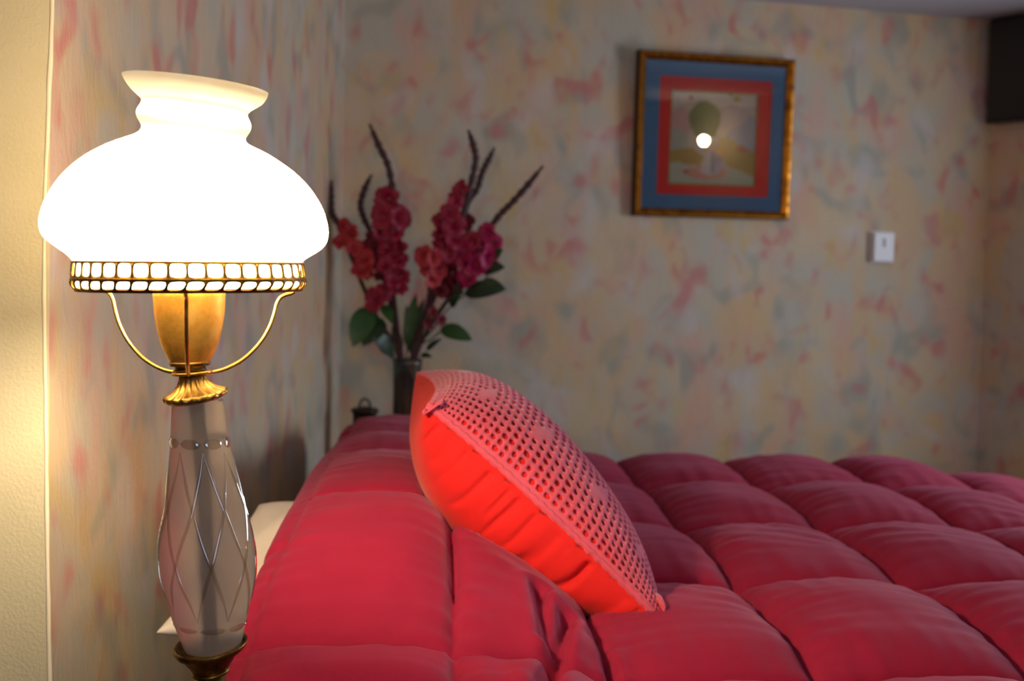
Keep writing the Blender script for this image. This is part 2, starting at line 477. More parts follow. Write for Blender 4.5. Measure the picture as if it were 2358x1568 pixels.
pv, pf = pillow_mesh(bed(-0.145, 2.03, -0.482), (EU - EV * 0.16).normalized(), (EV + EU * 0.16 + Z * 0.18).normalized(), (Z - EV * 0.18).normalized(), 0.185, 0.255, 0.060, 0.06, seed=2.0)
pil = mesh_obj('pillow', pv, pf, M['sheet'])
tag(pil, 'plain cream-white pillow tucked under the duvet beside the painted wall', 'pillow')
pil_bvh = BVHTree.FromPolygons(pv, pf)

# ------------------------------------------------------------------ cushion (leaning, crochet cover on its upper side)
A_ = P(981, 942, 1.86); B_ = P(1522, 1440, 1.80); D_ = P(958, 866, 2.32); C_ = P(1440, 1262, 2.30)
def cbase(a, b):
    s, t = (a + 1) / 2, (b + 1) / 2
    return A_.lerp(B_, s).lerp(D_.lerp(C_, s), t)
CN = ((B_ - A_).cross(D_ - A_)).normalized()
if CN.z < 0: CN = -CN
CC = cbase(0, 0)
EBV = (D_ - A_).normalized()
def sstep(x, a, b):
    t = min(1, max(0, (x - a) / (b - a))); return t * t * (3 - 2 * t)
def cpos(a, b, side, off=0.0):
    """a along the front seam (A to B), b away from the camera"""
    pa = a * (1 - 0.05 * (1 - b * b) * abs(a)); pb = b * (1 - 0.10 * (1 - a * a) * abs(b))
    p = cbase(pa, pb)
    e = (superell(a) ** 0.42) * (superell(b) ** 0.50)
    if side > 0:
        h = 0.094 * e * (1.0 - 0.30 * a)
        h += 0.0022 * noise.noise(Vector((a * 3, b * 3, 1.0))) * e
        return p + CN * (h + off)
    e2 = (superell(a) ** 0.50) * (superell(b) ** 0.42)
    h = 0.142 * e2
    # gathers running down from the front seam
    edge = sstep(-b, 0.66, 0.985) * sstep(1 + b, 0.0, 0.0006) * superell(a) ** 0.3
    ph = a * 44 + 5.0 * noise.noise(Vector((a * 5, 0.5, 5))) + 5.0 * (1 + b) + 1.2 * noise.noise(Vector((a * 6, b * 8, 4)))
    wr = (0.5 + 0.5 * math.cos(ph)) ** 3
    amp = max(0.0, 0.45 + 1.7 * noise.noise(Vector((a * 8 + 3, b * 4, 8))))
    p = p + EBV * (0.0075 * wr * amp * edge)
    h += 0.004 * noise.noise(Vector((a * 3.5, b * 2.5, 3))) * e2
    return p - CN * (h + off)

cush = thing('cushion', 'orange-red cushion with a coral crochet lace cover leaning on the duvet', 'cushion', CC - CN * 0.1)
n = 190
def cgrid(side, n):
    v = []
    for i in range(n + 1):
        for j in range(n + 1):
            a = math.sin((-1 + 2 * i / n) * pi / 2); b = math.sin((-1 + 2 * j / n) * pi / 2)
            v.append(cpos(a, b, side))
    f = [(i * (n + 1) + j, (i + 1) * (n + 1) + j, (i + 1) * (n + 1) + j + 1, i * (n + 1) + j + 1) for i in range(n) for j in range(n)]
    return v, f
cv0, cf0 = cgrid(-1, n); cv1, cf1 = cgrid(1, 50)
cv, cf = join([(cv0, [q[::-1] for q in cf0]), (cv1, cf1)])
mesh_obj('cushion_body', cv, cf, M['cushion'], cush)
cush_bvh = BVHTree.FromPolygons([Vector(p) for p in cv0], cf0)

# crochet: real openings, cell by cell; motif patches and borders are left solid
NA, NB = 46, 25
def lace_uv(i, j):
    return 0.996 * math.sin((-1 + 2 * i / NA) * pi / 2), 0.9985 * math.sin((-1 + 2 * j / NB) * pi / 2)
lv, lf, lk = [], [], {}
def lvert(a, b, off):
    k = (round(a, 5), round(b, 5), round(off, 5))
    if k not in lk:
        lk[k] = len(lv); lv.append(cpos(a, b, 1, 0.0055 + off))
    return lk[k]
cell_rng = random.Random(5)
for i in range(NA):
    for j in range(NB):
        a0, b0 = lace_uv(i, j); a1, b1 = lace_uv(i + 1, j + 1)
        sh = 0.0
        ca, cb = (a0 + a1) / 2, (b0 + b1) / 2
        solid = j < 1 or i < 1 or i >= NA - 1 or j >= NB - 2
        # flower motifs in a row parallel to the front border, a second row further back
        k = (i + 1) % 8
        if (k in (3, 4) and j == 7) or (k == 4 and j == 8) or (k == 3 and j == 6): solid = True
        if (i + 5) % 8 in (3, 4) and j in (13, 14): solid = True
        if j > 16 and (i + j) % 3 == 0: solid = True
        hole = 0.74 if j < 6 else (0.62 if j < 11 else 0.44)
        hole *= cell_rng.uniform(0.82, 1.12)
        da, db = (a1 - a0) / 2, (b1 - b0) / 2
        sq = [(1, 0), (1, 1), (0, 1), (-1, 1), (-1, 0), (-1, -1), (0, -1), (1, -1)]
        rowshift = da * 0.5 * (j % 2) * 0
        out = [lvert(ca + x * da, cb + y * db, 0.0) for x, y in sq]
        if solid: lf.append(tuple(out)); continue
        jx, jy = cell_rng.uniform(-.12, .12), cell_rng.uniform(-.12, .12)
        hx, hy = hole * cell_rng.uniform(.85, 1.15), hole
        inn = []
        for q in range(8):
            an = q * pi / 4
            inn.append(lvert(ca + (math.cos(an) * hx + jx) * da, cb + (math.sin(an) * hy + jy) * db, -0.0006))
        for q in range(8):
            r_ = (q + 1) % 8
            lf.append((out[q], out[r_], inn[r_], inn[q]))
lace = mesh_obj('crochet_cover', lv, lf, M['lace'], cush)
lace['label'] = 'coral pink crochet lace cover with open holes and solid motifs'
md = lace.modifiers.new('thickness', 'SOLIDIFY'); md.thickness = 0.0026; md.offset = 0.2
# knotted border cord along the four sides, curling at the corners
def cord(name, fn, r0, r1, m_=90):
    pts, rad = [], []
    for i in range(m_ + 1):
        s = -1 + 2 * i / m_
        p = fn(s) + CN * 0.003 + Vector((0, 0, 0.0012 * math.sin(i * 1.9)))
        pts.append(p); rad.append(r0 + r1 * (0.5 + 0.5 * noise.noise(Vector((i * 0.6, r0 * 900, 0)))))
    return mesh_obj(name, *tube(pts, rad, 8), M['lace'], cush)
cord('border_cord', lambda s: cpos(s, -0.9985, 1, 0.001), 0.0036, 0.0034)
cord('border_cord', lambda s: cpos(s, 0.992, 1, 0.001), 0.0040, 0.003)
cord('border_cord', lambda s: cpos(-0.992, s, 1, 0.001), 0.0036, 0.003)
cord('border_cord', lambda s: cpos(0.992, s, 1, 0.001), 0.0036, 0.003)
# loose flap of lace past the lower corner, and a curled tip at the upper one
def flap(pa, pb, wdt, dirv, nrm):
    rings_ = []
    for i in range(9):
        t = i / 8; c = pa.lerp(pb, t) + nrm * (0.006 * math.sin(t * 7))
        wv = wdt * (1 - t) ** 0.8 + 0.004
        rings_.append([c - dirv * wv + nrm * 0.003, c + nrm * 0.006, c + dirv * wv + nrm * 0.003, c + dirv * wv - nrm * 0.002, c - nrm * 0.001, c - dirv * wv - nrm * 0.002])
    return loft(rings_, True, True, True)
ed = (B_ - A_).normalized(); eb = (D_ - A_).normalized()
mesh_obj('lace_tip', *flap(cpos(0.90, -0.90, 1, 0.006), P(1530, 1447, 1.79), 0.030, eb, CN), M['lace'], cush)
mesh_obj('lace_tip', *flap(cpos(-0.95, -0.94, 1, 0.004), A_ + Vector((-0.006, -0.012, -0.004)), 0.018, eb, CN), M['lace'], cush)

# ------------------------------------------------------------------ duvet
UL = [-0.175, 0.048, 0.245, 0.515, 0.800, 1.090, 1.375, 1.66, 1.95]
VL = [1.10, 1.57, 2.03, 2.48, 2.94, 3.40, 3.80]
def sstep(x, a, b):
    t = min(1, max(0, (x - a) / (b - a))); return t * t * (3 - 2 * t)
def cell(x, L):
    if x <= L[0]: return 0, 0.0
    for i in range(len(L) - 1):
        if x < L[i + 1]: return i, (x - L[i]) / (L[i + 1] - L[i])
    return len(L) - 2, 1.0
def wiggle(u, v, k): return 0.006 * noise.noise(Vector((u * 4 + k, v * 4, k)))
creases = [((1240, 1408), (1247, 1440), (1257, 1480), 0.022, 0.010), ((1300, 1432), (1285, 1490), (1247, 1572), 0.026, 0.011),
           ((1395, 1462), (1420, 1500), (1440, 1572), 0.014, 0.006)]
def zplane(px, py, z):
    return on_plane(px, py, Vector((0, 0, H + z)), Z)
cr_uv = []
for a, b, c, dep, wid in creases:
    q = []
    for (x, y) in (a, b, c):
        p = zplane(x, y, -0.48); q.append((p.dot(EU), p.dot(EV)))
    cr_uv.append((q, dep, wid))
def seg_d(p, a, b):
    ax, ay = b[0] - a[0], b[1] - a[1]; L2 = ax * ax + ay * ay
    t = max(0, min(1, ((p[0] - a[0]) * ax + (p[1] - a[1]) * ay) / L2))
    return math.hypot(p[0] - a[0] - ax * t, p[1] - a[1] - ay * t), t
def duvet_h(u, v):
    head = 1 - sstep(u, -0.02, 0.30)
    side = sstep(v, 1.45, 2.05)
    z = -0.525 + head * (0.045 + 0.105 * side - 0.045 * sstep(v, 2.3, 3.2))
    z -= 0.07 * sstep(u, 1.05, 1.75)
    z -= 0.02 * (1 - sstep(v, 1.4, 1.7))
    uu = u + wiggle(u, v, 1.0); vv = v + wiggle(u, v, 9.0)
    i, s = cell(uu, UL); j, t = cell(vv, VL)
    e = (4 * s * (1 - s)) ** 0.42 * (4 * t * (1 - t)) ** 0.42 if 0 < s < 1 and 0 < t < 1 else 0.0
    amp = 0.062 + 0.014 * noise.noise(Vector((i * 3.1, j * 2.7, 4.0)))
    amp *= 0.62 + 0.38 * sstep(u, 0.1, 0.6)
    z += amp * e
    if 0 < s < 1 and 0 < t < 1:
        ds = min(s * (UL[i + 1] - UL[i]), (1 - s) * (UL[i + 1] - UL[i]), t * (VL[j + 1] - VL[j]), (1 - t) * (VL[j + 1] - VL[j]))
        z -= 0.010 * math.exp(-(ds / 0.006) ** 2)
    # gathers running out from the seams, soft crumple
    gs = math.exp(-min(s, 1 - s) * 5); gt = math.exp(-min(t, 1 - t) * 5)
    z += 0.0062 * gt * noise.noise(Vector((u * 34, v * 5, 2))) * (0.3 + e)
    z += 0.0062 * gs * noise.noise(Vector((u * 5, v * 34, 6))) * (0.3 + e)
    z += 0.006 * noise.noise(Vector((u * 7 + v * 3, v * 7 - u * 2, 11))) * e
    rr = math.sin((u * 0.55 + v * 1.0) * 95 + 5 * noise.noise(Vector((u * 4, v * 4, 7))))
    z += 0.0026 * rr * max(0, noise.noise(Vector((u * 3.3, v * 3.3, 15)))) * e
    for q, dep, wid in cr_uv:
        d1, t1 = seg_d((u, v), q[0], q[1]); d2, t2 = seg_d((u, v), q[1], q[2])
        d = min(d1, d2)
        z -= dep * math.exp(-(d / wid) ** 2)
        z += dep * 0.35 * math.exp(-((d - 2.2 * wid) / (1.6 * wid)) ** 2)
    return z
U0, U1, V0, V1 = UL[0], 1.62, 1.49, 3.40
def curl(d, Rr):
    """horizontal reach and drop after going d past an edge with radius Rr"""
    if d <= 0: return 0.0, 0.0
    a = min(d / Rr, pi / 2)
    return Rr * math.sin(a), Rr * (1 - math.cos(a)) + max(0, d - Rr * pi / 2)
def axis(lo, hi, e0, e1, st):
    n0 = int(e0 / st); n1 = int((hi - lo) / st); n2 = int(e1 / st)
    return [lo - e0 + e0 * i / n0 for i in range(n0)] + [lo + (hi - lo) * i / n1 for i in range(n1)] + [hi + e1 * i / n2 for i in range(n2 + 1)]
us = axis(U0, U1, 0.10, 0.42, 0.0062); vvs = axis(V0, V1, 0.42, 0.42, 0.0062)
dv = []
for u in us:
    for v in vvs:
        cu, cv_ = min(max(u, U0), U1), min(max(v, V0), V1)
        z = duvet_h(cu, cv_)
        ru, du = curl(u - U1, 0.12); rl, dl = curl(U0 - u, 0.035); rv, dv_ = curl(v - V1, 0.10); rn, dn = curl(V0 - v, 0.07)
        cu -= 0.035 * (1 - sstep(cv_, 1.5, 2.1)) * (1 - sstep(cu, U0, U0 + 0.2))
        p = bed(cu + ru - rl, cv_ + rv - rn, z - max(du, dl, dv_, dn))
        dv.append(p)
nv = len(vvs)
# settle: over the pillow, under the cushion
for k, p in enumerate(dv):
    hit = pil_bvh.ray_cast(Vector((p.x, p.y, p.z + 1.0)), -Z)
    if hit[0] is not None and us[k // nv] > U0 + 0.03 and p.z < hit[0].z + 0.006: p.z = hit[0].z + 0.006
    hit = cush_bvh.ray_cast(Vector((p.x, p.y, p.z - 0.6)), Z)
    if hit[0] is not None and p.z > hit[0].z - 0.003: p.z = hit[0].z - 0.003
df = [(i * nv + j, (i + 1) * nv + j, (i + 1) * nv + j + 1, i * nv + j + 1) for i in range(len(us) - 1) for j in range(nv - 1)]
duv = mesh_obj('duvet', dv, df, M['duvet'], None, True, False)
tag(duv, 'puffy crimson quilted duvet with stitched boxes spread over the bed', 'duvet')
md = duv.modifiers.new('thickness', 'SOLIDIFY'); md.thickness = 0.010; md.offset = -1

# ------------------------------------------------------------------ lamp
LY = 1.30
MP = LY / F                                            # metres per photo pixel at the lamp
YA = Vector((0, 1, 0))
def LRring(l, r, n=64, shrink=0.0, back=YA, fn=None):
    a, b = P(*l, LY), P(*r, LY); c = (a + b) / 2; ax = (b - a).normalized(); rad = (b - a).length / 2 - shrink
    ay = (back - ax * back.dot(ax)).normalized()
    return ring(c, rad, n, ax, ay, fn)
base_c = P(486, 1568, LY)
TABLE_Z = 0.60
lamp = thing('table_lamp', 'lit brass table lamp with white glass shade and frosted cut-glass body', 'lamp', Vector((base_c.x, LY, TABLE_Z)))
SH = [((287, 175), (615, 212)), ((290, 184), (613, 222)), ((302, 203), (603, 238)), ((318, 219), (580, 249)), ((331, 230), (568, 259)), ((331, 238), (567, 266)),
      ((320, 252), (574, 279)), ((317, 263), (578, 289)), ((321, 276), (574, 302)), ((331, 290), (562, 316)), ((330, 300), (562, 325)),
      ((320, 311), (574, 334)), ((290, 321), (602, 346)), ((257, 334), (628, 361)), ((222, 352), (660, 382)), ((191, 374), (688, 405)),
      ((163, 400), (712, 431)), ((142, 427), (730, 458)), ((126, 455), (742, 481)), ((115, 480), (750, 505)), ((108, 512), (755, 533)),
      ((111, 538), (752, 557)), ((126, 556), (739, 574)), ((157, 577), (717, 587)), ((174, 591), (699, 597)), ((183, 601), (690, 606)),
      ((186, 615), (687, 618)), ((187, 660), (686, 661))]
v, f = loft([LRring(a, b, 72) for a, b in SH])
shade = mesh_obj('glass_shade', v, f, M['milk'], lamp)
shade['label'] = 'glowing white opal glass shade with a flared ribbed neck'
shade.modifiers.new('smooth', 'SUBSURF').levels = 1
shade.modifiers['smooth'].render_levels = 1
# pierced gallery ring: two rows of rounded openings
def gallery():
    lv_, lf_, key = [], [], {}
    NC = 42; RX = [((180, 603), (694, 607)), ((178, 641), (699, 643)), ((188, 667), (690, 668))]
    frames = []
    for l, r in RX:
        a, b = P(*l, LY), P(*r, LY); c = (a + b) / 2; ax = (b - a).normalized(); ay = (YA - ax * YA.dot(ax)).normalized()
        frames.append((c, (b - a).length / 2, ax, ay))
    def pos(th, t):            # t 0..2 over the two rows
        i = min(int(t), 1); s = t - i
        (c0, r0, ax, ay), (c1, r1, _, _) = frames[i], frames[i + 1]
        c = c0.lerp(c1, s); r = r0 + (r1 - r0) * s
        if i == 1: r += 6 * MP * math.sin(s * pi) * 0.9; th = th - 0.05 * s * s
        return c + ax * (math.cos(th) * r) + ay * (math.sin(th) * r)
    def vert(th, t):
        k = (round(th % (2 * pi), 4) % round(2 * pi, 4), round(t, 4))
        if k not in key: key[k] = len(lv_); lv_.append(pos(th, t))
        return key[k]
    N = 16
    for row in range(2):
        for i in range(NC):
            cth = (i + 0.5) * 2 * pi / NC; ct = row + 0.5; dth = pi / NC
            hw, hh = 0.82, (0.76 if row == 0 else 0.66)
            o, q = [], []
            for k in range(N):
                an = 2 * pi * k / N; ca, sa = math.cos(an), math.sin(an); m = max(abs(ca), abs(sa))
                o.append(vert(cth + ca / m * dth, ct + sa / m * 0.5))
                e = (abs(ca) ** 5 + abs(sa) ** 5) ** (-1 / 5)
                q.append(vert(cth + ca * e * hw * dth, ct + sa * e * hh * 0.5 - (0.04 if row == 0 else -0.02)))
            for k in range(N):
                k2 = (k + 1) % N; lf_.append((o[k], o[k2], q[k2], q[k]))
    return lv_, lf_, frames
gv, gf, GFR = gallery()
gal = mesh_obj('gallery_ring', gv, gf, M['brass_gal'], lamp)
md = gal.modifiers.new('thickness', 'SOLIDIFY'); md.thickness = 0.0016; md.offset = 0.3
for c, r, ax, ay in GFR:
    rr_ = [c + ax * (math.cos(2 * pi * k / 96) * r) + ay * (math.sin(2 * pi * k / 96) * r) for k in range(97)]
    mesh_obj('gallery_wire', *tube(rr_, 0.0015, 8, False), M['brass_gal'], gal)
# three curved arms
LC = P(438, 668, LY)
prof = [(248, 668), (240, 673), (228, 676), (214, 683), (205, 698), (199, 722), (187, 755), (164, 792), (128, 827), (90, 848), (60, 857), (40, 859)]
zc = lambda y, x=438: P(x, y, LY).z
for ang in (-78, 27, 163):
    a = math.radians(ang); d = Vector((math.cos(a), math.sin(a), 0))
    pts = smooth_path([Vector((LC.x, LY, 0)) + d * (r * MP) + Z * zc(y) for r, y in prof], 5)
    mesh_obj('arm', *tube(pts, 0.0021, 10), M['brass_rod'], lamp)
# socket cup, collars
def seg(name, rows, mat, n=56, fn=None, cap=True, parent=lamp, back=YA):
    rg = [LRring((c - r + dx0, y - t), (c + r + dx0, y + t), n, 0, back, fn(i) if fn else None) for i, (c, r, y, t, dx0) in enumerate(rows)]
    return mesh_obj(name, *loft(rg, True, cap, cap), mat, parent)
seg('socket_cup', [(436, 60, 700, 0, 0), (436, 76, 668, 0, 0), (436, 79.5, 656, 0, 0), (436, 82, 655, 0, 0), (436, 81.5, 682, 0, 0), (436.5, 79, 722, 0, 0), (437, 74, 752, 0, 0), (437, 68, 780, 0, 0), (437, 59, 806, 0, 0), (437, 50, 824, 0, 0), (437, 45, 831, 0, 0)], M['brass'], 64)
seg('socket_collar', [(437, 42, 831, -1, 0), (437, 46, 832, -1, 0), (437, 46, 840, -1, 0), (437, 43, 842, -1, 0), (438, 35, 843, -1, 0), (438, 35, 849, -1, 0), (438, 37, 851, -1, 0), (438, 35, 853, -1, 0), (438, 33, 858, -1, 0)], M['brass_dark'])
seg('arm_washer', [(442, 40, 855, -3, 0), (442, 46, 856, -3, 0), (442, 47, 859, -3, 0), (442, 45, 862, -3, 0), (442, 36, 863, -3, 0)], M['brass_rod'])
def fl(k):
    amp = [0.0, 0.03, 0.06, 0.07, 0.065, 0.05, 0.0, 0.0][k]
    return lambda th: 1 + amp * math.cos(18 * th)
BK = Vector((0, 1, 0.10)).normalized()
seg('fluted_cap', [(443, 30, 862, -3, 0), (444, 31, 872, -3, 0), (445, 36, 884, -4, 0), (448, 48, 896, -6, 0), (450, 64, 903, -8, 0), (450, 71, 906, -8.5, 0), (450, 71, 915, -8.5, 0), (451, 58, 922, -8, 0)], M['brass_old'], 144, fl, True, lamp, BK)
# frosted body
GB = [(456, 57, 922), (456, 59, 932), (457.5, 61.5, 968), (459, 64.5, 1002), (463, 70, 1045), (467, 76.5, 1087), (470, 84.5, 1130), (473.6, 92.6, 1172), (475, 104, 1238), (477.5, 108, 1283), (478.8, 106, 1326), (482, 97, 1368), (483, 87, 1411), (486, 75, 1454), (489, 66, 1485), (490, 62, 1494)]
def gb_at(y):
    for i in range(len(GB) - 1):
        if GB[i][2] <= y <= GB[i + 1][2]:
            t = (y - GB[i][2]) / (GB[i + 1][2] - GB[i][2]); p, q, r_, s_ = GB[max(i - 1, 0)], GB[i], GB[i + 1], GB[min(i + 2, len(GB) - 1)]
            return [0.5 * (2 * q[k] + (r_[k] - p[k]) * t + (2 * p[k] - 5 * q[k] + 4 * r_[k] - s_[k]) * t * t + (3 * q[k] - p[k] - 3 * r_[k] + s_[k]) * t ** 3) if 0 < i < len(GB) - 2 else q[k] + (r_[k] - q[k]) * t for k in (0, 1)]
    return GB[-1][:2]
ys = [922 + (1494 - 922) * i / 60 for i in range(61)]
outer = [LRring((gb_at(y)[0] - gb_at(y)[1], y), (gb_at(y)[0] + gb_at(y)[1], y), 64) for y in ys]
glass = mesh_obj('glass_body', *loft(outer, True, False, False), M['frost'], lamp)
glass['label'] = 'frosted glass body engraved with crossing clear lines'
def gpt(th, y, off=0.0):
    c, r = gb_at(y); p = P(c, y, LY); rr_ = r * MP + off
    return p + Vector((math.cos(th) * rr_, math.sin(th) * rr_, 0))
def cut_strip(path, wpx):
    vv_ = []
    m = len(path)
    for i, (th, y) in enumerate(path):
        th2, y2 = path[min(i + 1, m - 1)]; th1, y1 = path[max(i - 1, 0)]
        p = gpt(th, y); d = (gpt(th2, y2) - gpt(th1, y1)).normalized()
        c, r = gb_at(y); nn = Vector((math.cos(th), math.sin(th), 0)); s = d.cross(nn).normalized()
        taper = min(1.0, 4 * min(i, m - 1 - i) / m + 0.25)
        wd = wpx * MP * taper
        vv_.append([p + s * wd + nn * 0.0003, p + nn * 0.0024 * taper, p - s * wd + nn * 0.0003])
    return loft(vv_, False)
cuts = []
TH0 = math.radians(-90 - 27)
for k in range(8):
    for sg in (-1, 1):
        path = [(TH0 + k * pi / 4 + sg * math.radians(67.5) * (i / 28) + 0.0, 1034 + (1412 - 1034) * i / 28) for i in range(29)]
        cuts.append(cut_strip(path, 4.4))
mesh_obj('cut_lines', *join(cuts), M['cut'], glass)
lens = []
for k in range(8):
    for (yc, hh, wdth, ph) in ((1014, 13, 0.36, 0.0), (1432, 9, 0.36, pi / 8)):
        c_ = TH0 + ph + pi / 8 + k * pi / 4; rows_ = []
        for i in range(9):
            s_ = -1 + 2 * i / 8; e = math.sqrt(max(0, 1 - s_ * s_))
            rows_.append([gpt(c_ + s_ * wdth, yc - hh * e * 0.8, 0.0004), gpt(c_ + s_ * wdth, yc, 0.0016), gpt(c_ + s_ * wdth, yc + hh * e, 0.0004)])
        lens.append(loft(rows_, False))
mesh_obj('cut_leaves', *join(lens), M['cut'], glass)
rodp = [P(452, 925, LY), P(470, 1130, LY), P(486, 1492, LY)]
mesh_obj('inner_tube', *tube(rodp, 0.0065, 16), M['rod'], lamp)
# brass cup, stem and foot below the glass
BK2 = Vector((0, 1, 0.13)).normalized()
seg('base_cup', [(488, 58, 1500, -5, 0), (487, 66, 1494, -6, 0), (486, 78, 1484, -7, 0), (485, 82, 1480, -7, 0), (485, 84, 1483, -7, 0), (484, 83, 1491, -7, 0), (484, 76, 1499, -7, 0), (484, 64, 1506, -6, 0), (484, 62, 1509, -6, 0), (484, 54, 1519, -5, 0), (485, 46, 1531, -4, 0), (485, 41, 1542, -4, 0)],
    M['brass_dark'], 72, lambda k: (lambda th: 1 + (0.012 if k > 8 else 0) * math.cos(24 * th)), True, lamp, BK2)
seg('stem_ring', [(485, 36, 1539, -4, 0), (485, 43, 1541, -4, 0), (485, 44, 1546, -4, 0), (485, 40, 1550, -4, 0), (486, 33, 1553, -3, 0)], M['brass_dark'], 56, None, True, lamp, BK2)
bz = base_c.z
hb = bz - TABLE_Z
bc = Vector((base_c.x, LY, TABLE_Z))
v, f = lathe(bc, [(0, .078), (.010, .080), (.018, .074), (.026, .060), (.040, .040), (.060, .022), (hb * .6, .012), (hb * .8, .013), (hb * .92, .018), (hb + .008, .0145)], 56)
mesh_obj('lamp_foot', v, f, M['brass_dark'], lamp)
# bulb
bulb_c = P(437, 592, LY)
v, f = lathe(bulb_c, [(-.030, .010), (-.024, .013), (-.016, .017), (-.006, .022), (.006, .024), (.015, .021), (.022, .012), (.024, .003)], 24)
mesh_obj('bulb', v, f, M['bulb'], lamp)
v, f = lathe(bulb_c, [(-.050, .013), (-.045, .0145), (-.033, .0145), (-.0285, .012)], 20)
mesh_obj('socket', v, f, M['brass_old'], lamp)

# round side table under the lamp
tc_ = Vector((-0.345, 1.165, 0))
st = thing('side_table', 'round brown wooden side table under the lit lamp beside the bed', 'table', tc_)
v, f = lathe(tc_, [(TABLE_Z - .028, .20), (TABLE_Z - .022, .212), (TABLE_Z - .008, .215), (TABLE_Z - .0005, .208)], 56)
mesh_obj('table_top', v, f, M['stand'], st)
v, f = lathe(tc_, [(0.05, .045), (.10, .032), (.20, .022), (.40, .028), (TABLE_Z - .05, .030), (TABLE_Z - .027, .055)], 28)
mesh_obj('pedestal', v, f, M['stand'], st)
for k in range(3):
    a = 2 * pi * k / 3 + 0.5; d = Vector((math.cos(a), math.sin(a), 0))
    pts = smooth_path([tc_ + Z * .13 + d * .02, tc_ + Z * .10 + d * .09, tc_ + Z * .035 + d * .16, tc_ + Z * .012 + d * .20], 4)
    mesh_obj('foot', *tube(pts, [0.016 - 0.004 * i / len(pts) for i in range(len(pts))], 10), M['stand'], st)

# ------------------------------------------------------------------ framed picture
LEAN = 1.9
def wpt(px, py, off): return on_plane(px, py, C1 + BN * off, BN)
PT = [wpt(1467, 114, .03), wpt(1828, 138, .03), wpt(1820, 506, .03), wpt(1460, 496, .03)]
pc = sum(PT, Vector()) / 4
pxd = ((PT[1] - PT[0]) + (PT[2] - PT[3])); pxd = (pxd - BN * pxd.dot(BN)).normalized()
PN = (BN - Z * math.tan(math.radians(LEAN))).normalized()      # hung with a slight forward lean
pyd = PN.cross(pxd)
if pyd.z < 0: pyd = -pyd
PW = ((PT[1] - PT[0]).length + (PT[2] - PT[3]).length) / 2; PH = ((PT[0] - PT[3]).length + (PT[1] - PT[2]).length) / 2
pc0 = pc - BN * 0.03 + BN * (PH / 2 * math.sin(math.radians(LEAN)))
def fp(x, y, d):          # fractions of the frame, y down, d = distance off the wall
    return pc0 + pxd * ((x - .5) * PW) + pyd * ((.5 - y) * PH) + PN * d
pict = thing('framed_picture', 'gilt-framed painting with blue and red mats on the mottled wall', 'picture', fp(.5, 1, 0.0))
RW, RH = 0.052, 0.050
def rail(c0, c1, c2, c3):
    """mitred rail: outer edge c0-c1, inner edge c3-c2 (fractions)"""
    def prof_at(o, i):
        pts = []
        for t, d in ((0, 0.001), (0, 0.022), (0.18, 0.030), (0.45, 0.031), (0.7, 0.026), (0.9, 0.022), (1.0, 0.018), (1.0, 0.001)):
            pts.append(fp(o[0] + (i[0] - o[0]) * t, o[1] + (i[1] - o[1]) * t, d))
        return pts
    v, f = loft([prof_at(c0, c3), prof_at(c1, c2)], True, True, True)
    ob = mesh_obj('frame_rail', v, f, [M['frame_gold'], M['frame_dark']], pict, False)
    for p in ob.data.polygons:
        cc = p.center + pict.location
        n_ = p.normal
        lx, ly = (cc - pc0).dot(pxd) / PW + .5, .5 - (cc - pc0).dot(pyd) / PH
        edge_ = min(lx, 1 - lx, ly, 1 - ly)
        if abs(n_.dot(BN)) < 0.35 and edge_ < 0.02 or edge_ < 0.008: p.material_index = 1
    return ob
o4 = [(0, 0), (1, 0), (1, 1), (0, 1)]; i4 = [(RW, RH), (1 - RW, RH), (1 - RW, 1 - RH), (RW, 1 - RH)]
for k in range(4): rail(o4[k], o4[(k + 1) % 4], i4[(k + 1) % 4], i4[k])
def mat_board(name, o, i, d0, d1, mat):
    V, Fc = [], []
    oo = [(o[0], o[1]), (o[2], o[1]), (o[2], o[3]), (o[0], o[3])]; ii = [(i[0], i[1]), (i[2], i[1]), (i[2], i[3]), (i[0], i[3])]
    V = [fp(*p, d1) for p in oo] + [fp(*p, d1) for p in ii] + [fp(*p, d0) for p in oo] + [fp(*p, d0) for p in ii]
    for k in range(4):
        k2 = (k + 1) % 4
        Fc += [(k, k2, 4 + k2, 4 + k), (8 + k, 12 + k, 12 + k2, 8 + k2), (4 + k, 4 + k2, 12 + k2, 12 + k), (k, 8 + k, 8 + k2, k2)]
    return mesh_obj(name, V, Fc, mat, pict, False)
e_ = 0.008
mat_board('outer_mat', (RW - e_, RH - e_, 1 - RW + e_, 1 - RH + e_), (.148, .142, .866, .862), 0.0085, 0.0120, M['mat_blue'])
mat_board('inner_mat', (.14, .134, .874, .87), (.222, .222, .780, .800), 0.0050, 0.0083, M['mat_red'])
mat_board('gold_fillet', (.214, .215, .788, .807), (.232, .232, .771, .790), 0.0035, 0.0048, M['fillet'])
# painted print: flat colour areas on one sheet
pm, pvv, pff, pmi = [], [], [], []
def pfr(x, y, d): return fp(.225 + x * .552, .226 + y * .570, d)
PL = [0.0012]
def area(rgb, pts, nm):
    if rgb not in [q[0] for q in pm]: pm.append((rgb, flat('print_' + nm, rgb)))
    mi = [q[0] for q in pm].index(rgb)
    PL[0] += 0.00012; k = len(pvv)
    pvv.extend(pfr(min(1.02, max(-.02, x)), min(1.02, max(-.02, y)), PL[0]) for x, y in pts)
    pff.append(tuple(range(k, k + len(pts)))); pmi.append(mi)
def ell(cx, cy, rx, ry, n=28, wob=0.0):
    return [(cx + rx * (1 + wob * math.sin(5 * t + cx * 9)) * math.cos(t), cy + ry * (1 + wob * math.cos(4 * t)) * math.sin(t)) for t in [2 * pi * k / n for k in range(n)]]
area((196, 184, 168), [(-.02, -.02), (1.02, -.02), (1.02, 1.02), (-.02, 1.02)], 'ground')
